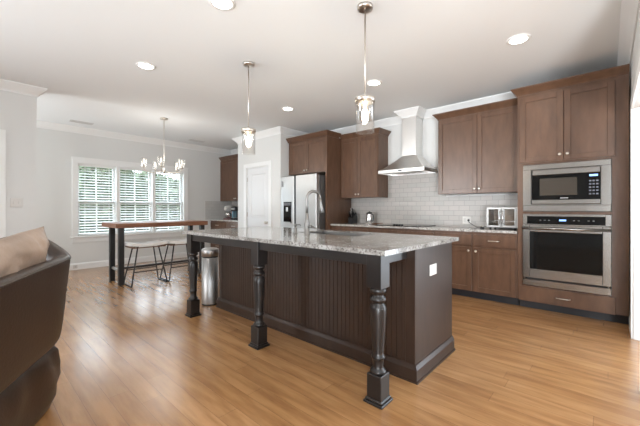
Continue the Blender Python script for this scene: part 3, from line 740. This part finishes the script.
MB().tube([(kx+.046, ky-.006, CT+.17), (kx+.085, ky-.01, CT+.165), (kx+.092, ky-.01, CT+.12), (kx+.085, ky-.01, CT+.06), (kx+.056, ky-.006, CT+.045)], .008, 8).build('handle', 'black', t)
MB().tube([(kx-.044, ky, CT+.16), (kx-.066, ky, CT+.185)], [.016, .009], 8).build('spout', 'chrome', t)
t = thing('spoon_rest', 'small wooden spoon rest lying left of the cooktop', 'spoon rest', (-2.99, 4.72, CT))
MB().lathe([(.03, 0), (.048, .006), (.055, .016), (.051, .016), (.044, .009), (.005, .007)], (-2.99, 4.72, CT), 'z', 20).build('dish', 'wood_dark', t)
MB().tube([(-2.99, 4.72, CT+.014), (-2.88, 4.73, CT+.022), (-2.84, 4.735, CT+.024)], [.012, .006, .009], 8).build('spoon', 'wood_dark', t)

# outlet and cord by the toaster oven
ox, oz = -1.56, 1.00; yw = YK-.008
t = thing('wall_outlet', 'white outlet plate on the tile left of the toaster oven', 'outlet', (ox, yw, oz))
MB().box(ox-.06, ox+.06, yw-.006, yw, oz-.058, oz+.058, .003).build('cover_plate', 'white', t)
for xx in (-.0285, .0285): MB().box(ox+xx-.0165, ox+xx+.0165, yw-.0075, yw-.005, oz-.03, oz+.03).build('socket', 'socket_grey', t)
# toaster oven with french doors
ax0, ax1, ay0, ay1, az = -1.195, -.83, 4.62, 4.92, CT
t = thing('toaster_oven', 'stainless toaster oven with double glass doors beside the oven cabinet', 'toaster oven', ((ax0+ax1)/2, (ay0+ay1)/2, az))
b0, b1 = az+.022, az+.290
MB().box(ax0, ax1, ay0, ay1, b1-.022, b1, .005).box(ax0, ax1, ay0, ay1, b0, b0+.022, .005).box(ax0, ax0+.016, ay0, ay1, b0+.022, b1-.022).box(ax1-.03, ax1, ay0, ay1, b0+.022, b1-.022)\
    .box(ax0+.016, ax1-.03, ay1-.014, ay1, b0+.022, b1-.022).build('body', 'toaster_steel', t)
MB().box(ax0+.018, ax1-.032, ay1-.02, ay1-.0145, b0+.022, b1-.022).box(ax0+.018, ax1-.032, ay0+.03, ay1-.022, b0+.0225, b0+.025).build('cavity', mat('toaster_inside', (.30, .22, .15), .3), t)
rk = MB()
for i in range(10): rk.box(ax0+.025+i*.031, ax0+.028+i*.031, ay0+.03, ay1-.025, b0+.075, b0+.078)
for yy in (ay0+.04, ay1-.04): rk.box(ax0+.02, ax1-.034, yy, yy+.004, b0+.078, b0+.081)
rk.build('rack', 'chrome', t)
mx = (ax0+ax1)/2-.005
for s, x0, x1 in ((-1, ax0+.012, mx-.003), (1, mx+.003, ax1-.026)):
    d = MB().box(x0, x1, ay0-.018, ay0-.001, b1-.03, b1-.01, .002).box(x0, x1, ay0-.018, ay0-.001, b0+.008, b0+.03, .002)
    inner = (mx-.036, mx-.003) if s < 0 else (mx+.003, mx+.036)
    outer = (x0, x0+.016) if s < 0 else (x1-.016, x1)
    d.box(*inner, ay0-.018, ay0-.001, b0+.03, b1-.03, .002).box(*outer, ay0-.018, ay0-.001, b0+.03, b1-.03, .002)
    d = d.build('door', 'toaster_steel', t)
    gx = (outer[1], inner[0]) if s < 0 else (inner[1], outer[0])
    MB().box(gx[0], gx[1], ay0-.011, ay0-.008, b0+.03, b1-.03).build('pane', 'glass', d)
    hx_ = mx+s*.018
    MB().tube([(hx_, ay0-.018, b0+.05), (hx_, ay0-.038, b0+.055), (hx_, ay0-.038, b1-.055), (hx_, ay0-.018, b1-.05)], .006, 8).build('handle', 'chrome', d)
for x in (ax0+.04, ax1-.04):
    for y in (ay0+.03, ay1-.03): MB().lathe([(.012, 0), (.014, .022)], (x, y, az), 'z', 12).build('foot', 'black', t)
ob = MB().tube([(ox+.028, yw-.008, oz), (ox+.028, yw-.035, oz-.002)], [.014, .011], 10)
ob.tube([(ox+.028, yw-.035, oz-.002), (ox+.05, yw-.06, oz-.03), (ox+.11, yw-.09, .935), (ox+.17, yw-.11, .906), (ox+.22, yw-.10, .9055), (ax0-.002, yw-.10, .93)], .004, 8)
tag(ob.build('power_cord', 'black'), 'black power cord running from the wall outlet to the toaster oven', 'cord')
for x, y, lb in ((-1.265, 4.64, 'left of two tiny dark shakers at the foot of the toaster oven'), (-1.225, 4.57, 'right of two tiny dark shakers at the foot of the toaster oven')):
    t = thing('shaker', lb, 'shaker', (x, y, CT), 'shakers by the toaster oven')
    MB().lathe([(.014, 0), (.015, .004), (.012, .03)], (x, y, CT), 'z', 12).build('body', 'black', t)
    MB().lathe([(.0125, .03), (.0125, .038), (.006, .043)], (x, y, CT), 'z', 12).build('cap', 'nickel', t)

# nook appliances
mx, my = -7.28, 4.62
t = thing('stand_mixer', 'pale stand mixer with steel bowl in the nook corner', 'stand mixer', (mx, my, CT))
MB().box(mx-.10, mx+.10, my-.16, my+.14, CT, CT+.035, .012, 2).box(mx-.055, mx+.055, my+.05, my+.14, CT+.03, CT+.24, .02, 2).build('stand', 'red', t)
MB().tube([(mx, my+.16, CT+.285), (mx, my+.10, CT+.29), (mx, my-.08, CT+.285), (mx, my-.16, CT+.28), (mx, my-.18, CT+.278)], [.045, .07, .07, .055, .03], 16).build('motor_head', 'white', t)
MB().lathe([(.05, .036), (.075, .06), (.10, .12), (.105, .17), (.101, .17), (.095, .12), (.07, .064), (.005, .045)], (mx, my-.06, CT), 'z', 24).build('bowl', 'chrome', t)
MB().lathe([(.012, .215), (.012, .12), (.03, .10), (.004, .07)], (mx, my-.06, CT), 'z', 10).build('beater', 'steel_dull', t)
cx_, cy_ = -6.90, 4.58
t = thing('coffee_maker', 'black coffee maker with blue water tank beside the stand mixer', 'coffee maker', (cx_, cy_, CT))
MB().box(cx_-.09, cx_+.09, cy_-.15, cy_+.15, CT, CT+.04, .01, 2).box(cx_-.09, cx_+.09, cy_+.02, cy_+.15, CT+.04, CT+.22, .01, 2).box(cx_-.10, cx_+.10, cy_-.14, cy_+.15, CT+.215, CT+.325, .025, 3).build('body', 'black', t)
MB().box(cx_-.135, cx_-.093, cy_-.08, cy_+.14, CT+.002, CT+.27, .008, 2).build('water_tank', 'water', t)
MB().box(cx_-.075, cx_+.075, cy_-.152, cy_-.138, CT+.24, CT+.30, .005).build('front_band', 'chrome', t)
MB().lathe([(.055, .04), (.055, .05), (.04, .05)], (cx_, cy_-.08, CT), 'z', 16).build('drip_tray', 'steel_dull', t)
# light switch on the near left wall
sy_, sz_ = .44, 1.245
t = thing('light_switch', 'white double switch plate on the grey wall at left', 'light switch', (XS, sy_, sz_))
MB().box(XS, XS+.006, sy_-.058, sy_+.058, sz_-.058, sz_+.058, .003).build('cover_plate', 'white', t)
for yy in (-.024, .024): MB().box(XS+.005, XS+.011, sy_+yy-.008, sy_+yy+.008, sz_-.018, sz_+.018, .002).build('toggle', 'white', t)
# receptacle on the baseboard wall under the window
ry = 1.42
t = thing('wall_outlet', 'white outlet low on the baseboard left of the bar table', 'outlet', (XW+.018, ry, .06))
MB().box(XW+.018, XW+.024, ry-.035, ry+.035, .025, .095, .003).build('cover_plate', 'white', t)
MB().box(XW+.0235, XW+.0255, ry-.014, ry+.014, .04, .08).build('socket', mat('socket_dim', (.5, .5, .48), .4), t)

# ================================================================== BARREL CHAIR
def closed_spline(P, n):
    out = []; m = len(P)
    for i in range(m):
        p0, p1, p2, p3 = (Vector(P[(i+j-1) % m]) for j in range(4))
        for k in range(n):
            t_ = k/n
            out.append(.5*((2*p1)+(-p0+p2)*t_+(2*p0-5*p1+4*p2-p3)*t_*t_+(-p0+3*p1-3*p2+p3)*t_**3))
    return out
def open_spline(P, n):
    out = []; m = len(P)
    for i in range(m-1):
        p0, p1, p2, p3 = (Vector(P[min(max(i+j-1, 0), m-1)]) for j in range(4))
        for k in range(n):
            t_ = k/n
            out.append(.5*((2*p1)+(-p0+p2)*t_+(2*p0-5*p1+4*p2-p3)*t_*t_+(-p0+3*p1-3*p2+p3)*t_**3))
    out.append(Vector(P[-1])); return out
# U-shaped shell: plan points of the rim, x, y, rim height
rim = [(-1.28, -.80, .80), (-1.36, -.30, .85), (-1.58, -.04, .865), (-1.81, .095, .87), (-2.14, .275, .878), (-2.38, .405, .882), (-2.51, .44, .89), (-2.62, .395, .95), (-2.71, .31, 1.005), (-2.80, .21, .995), (-2.87, .06, .95), (-2.91, -.25, .90), (-2.86, -.80, .82)]
path = open_spline(rim, 8)
cc = Vector((-2.10, -.45, 0))
t = thing('barrel_chair', 'brown leather barrel chair cut by the left edge of the photo', 'armchair', (-2.10, -.45, 0))
sh = MB(); bm = sh.bm; rings = []
N = len(path)
for i, p in enumerate(path):
    a, b = path[max(i-1, 0)], path[min(i+1, N-1)]
    tg = Vector((b.x-a.x, b.y-a.y, 0)).normalized(); nrm = Vector((tg.y, -tg.x, 0))
    if nrm.dot(Vector((p.x, p.y, 0))-cc) < 0: nrm = -nrm
    zr = p.z; base = Vector((p.x, p.y, 0)); zb = .36
    prof = [(-.07, zb), (-.05, zb+.005), (-.035, zb+.10), (-.012, zr-.16), (0, zr-.05), (.002, zr-.022), (-.004, zr-.012), (-.012, zr-.004),
            (-.035, zr), (-.06, zr-.004), (-.085, zr-.02), (-.10, zr-.06), (-.105, zr-.30), (-.105, zb)]
    if True:
        rings.append([bm.verts.new(base+nrm*o+Vector((0, 0, z))) for o, z in prof])
for i in range(N-1):
    for j in range(len(rings[0])):
        k = (j+1) % len(rings[0])
        f = bm.faces.new((rings[i][j], rings[i][k], rings[i+1][k], rings[i+1][j])); f.smooth = True
bm.faces.new(rings[0]); bm.faces.new(rings[-1][::-1])
shell = sh.build('shell', 'leather', t)
md = shell.modifiers.new('sub', 'SUBSURF'); md.levels = 1; md.render_levels = 1
# welt seam along the outer rim
wl = MB(); pp = []
for i, p in enumerate(path):
    a, b = path[max(i-1, 0)], path[min(i+1, N-1)]
    tg = Vector((b.x-a.x, b.y-a.y, 0)).normalized(); nrm = Vector((tg.y, -tg.x, 0))
    if nrm.dot(Vector((p.x, p.y, 0))-cc) < 0: nrm = -nrm
    pp.append(Vector((p.x, p.y, p.z-.022))+nrm*.001)
wl.tube(pp, .005, 6); wl.build('welt', 'leather', shell)
# slouchy base: lower skirt with folds
def inset(p, d): 
    v = Vector((p.x, p.y, 0))-cc; return cc+v*(1-d/v.length)
bs = MB(); bm = bs.bm; rings = []
full = closed_spline([(r[0], r[1], 0) for r in rim]+[(-2.5, -1.15, 0), (-1.7, -1.15, 0)], 10)
nf = len(full)
for lev, (z, d) in enumerate(((0, .13), (.02, .105), (.08, .075), (.16, .06), (.24, .06), (.32, .075), (.365, .10))):
    ring = []
    for i, p in enumerate(full):
        w = noise.noise(Vector((p.x*5, p.y*5, z*9+3)))*.028+math.sin(i*.55+z*16)*.008
        q = inset(p, d+w*(0.3 if lev in (0, 1) else 1)); ring.append(bm.verts.new((q.x, q.y, z)))
    rings.append(ring)
for a in range(len(rings)-1):
    for i in range(nf):
        f = bm.faces.new((rings[a][i], rings[a][(i+1) % nf], rings[a+1][(i+1) % nf], rings[a+1][i])); f.smooth = True
bm.faces.new(rings[0][::-1]); bm.faces.new(rings[-1])
bs.build('base_skirt', 'leather', t)
# seat cushion inside the shell
se = MB(); bm = se.bm; rings = []
for z, d in ((.37, .16), (.39, .15), (.44, .145), (.475, .17), (.49, .22)):
    rings.append([bm.verts.new((*inset(p, d+.02).xy, z)) for p in full])
for a in range(len(rings)-1):
    for i in range(nf):
        f = bm.faces.new((rings[a][i], rings[a][(i+1) % nf], rings[a+1][(i+1) % nf], rings[a+1][i])); f.smooth = True
bm.faces.new(rings[0][::-1]); bm.faces.new(rings[-1])
se.build('seat_cushion', 'leather', t)
# big leather pillow propped inside the shell
def pillow(cen, ax, up, w, h, th):
    m = MB(); bm = m.bm; n = 30; ax = Vector(ax).normalized(); up = Vector(up); up = (up-ax*up.dot(ax)).normalized(); nz = ax.cross(up); cen = Vector(cen)
    F = []; B = []
    for i in range(n+1):
        fr_, br_ = [], []
        for j in range(n+1):
            u, v = 2*i/n-1, 2*j/n-1
            pin = 1-.10*(1-abs(u))*abs(v)**3 ; piv = 1-.10*(1-abs(v))*abs(u)**3
            e = max(0, (1-u**4)*(1-v**4))**.55
            P = cen+ax*(u*w/2*piv)+up*(v*h/2*pin)
            wr = noise.noise(Vector((u*2.5, v*2.5, 1)))*.026+noise.noise(Vector((u*8+v*3, v*4, 4)))*.016
            fr_.append(bm.verts.new(P+nz*(th/2*e+wr*e))); br_.append(bm.verts.new(P-nz*(th/2*e-wr*e)) if 0 < i < n and 0 < j < n else fr_[-1])
        F.append(fr_); B.append(br_)
    for i in range(n):
        for j in range(n):
            f = bm.faces.new((F[i][j], F[i+1][j], F[i+1][j+1], F[i][j+1])); f.smooth = True
            try:
                f = bm.faces.new((B[i][j], B[i][j+1], B[i+1][j+1], B[i+1][j])); f.smooth = True
            except ValueError: pass
    return m
tag(pillow((-2.09, .09, .815), (-.88, .47, .065), (.04, .1, 1), .88, .44, .17).build('throw_pillow', 'leather_light'), 'wrinkled taupe leather pillow inside the barrel chair', 'pillow')

# ================================================================== OUTSIDE
o = MB().box(-30, XW-.16, -8, 16, -.5, -.3).build('lawn', 'grass'); o['kind'] = 'structure'
def tree(x, y, h, r, label, seed):
    rnd = random.Random(seed)
    t = thing('tree', label, 'tree', (x, y, -.3), 'trees outside the windows')
    MB().tube([(x, y, -.3), (x+.05, y, h*.4), (x, y+.08, h*.75)], [.13, .10, .05], 8).build('trunk', 'bark', t)
    m = MB(); bm = m.bm
    for k in range(6500):
        while True:
            p = Vector((rnd.uniform(-1, 1), rnd.uniform(-1, 1), rnd.uniform(-1, 1)))
            if p.length < 1: break
        q = Vector((x+p.x*r, y+p.y*r, h*.52+p.z*h*.56)); s = rnd.uniform(.08, .17)
        if noise.noise(q*1.3) < -.35: continue
        a = Vector((rnd.gauss(0, 1), rnd.gauss(0, 1), rnd.gauss(0, 1))).normalized(); b = a.orthogonal().normalized()
        v = [bm.verts.new(q+d) for d in (a*s, b*s*.5, -a*s, -b*s*.5)]
        bm.faces.new(v)
    m.build('foliage', 'leaf', t)
tree(-12.0, 2.85, 2.75, 1.25, 'taller leafy green tree outside the left window', 1)
tree(-15.2, 5.5, 2.6, 1.65, 'leafy green tree farther off outside the middle window', 2)
tree(-12.0, 6.0, 2.35, 1.25, 'shorter leafy green tree outside the right window', 3)
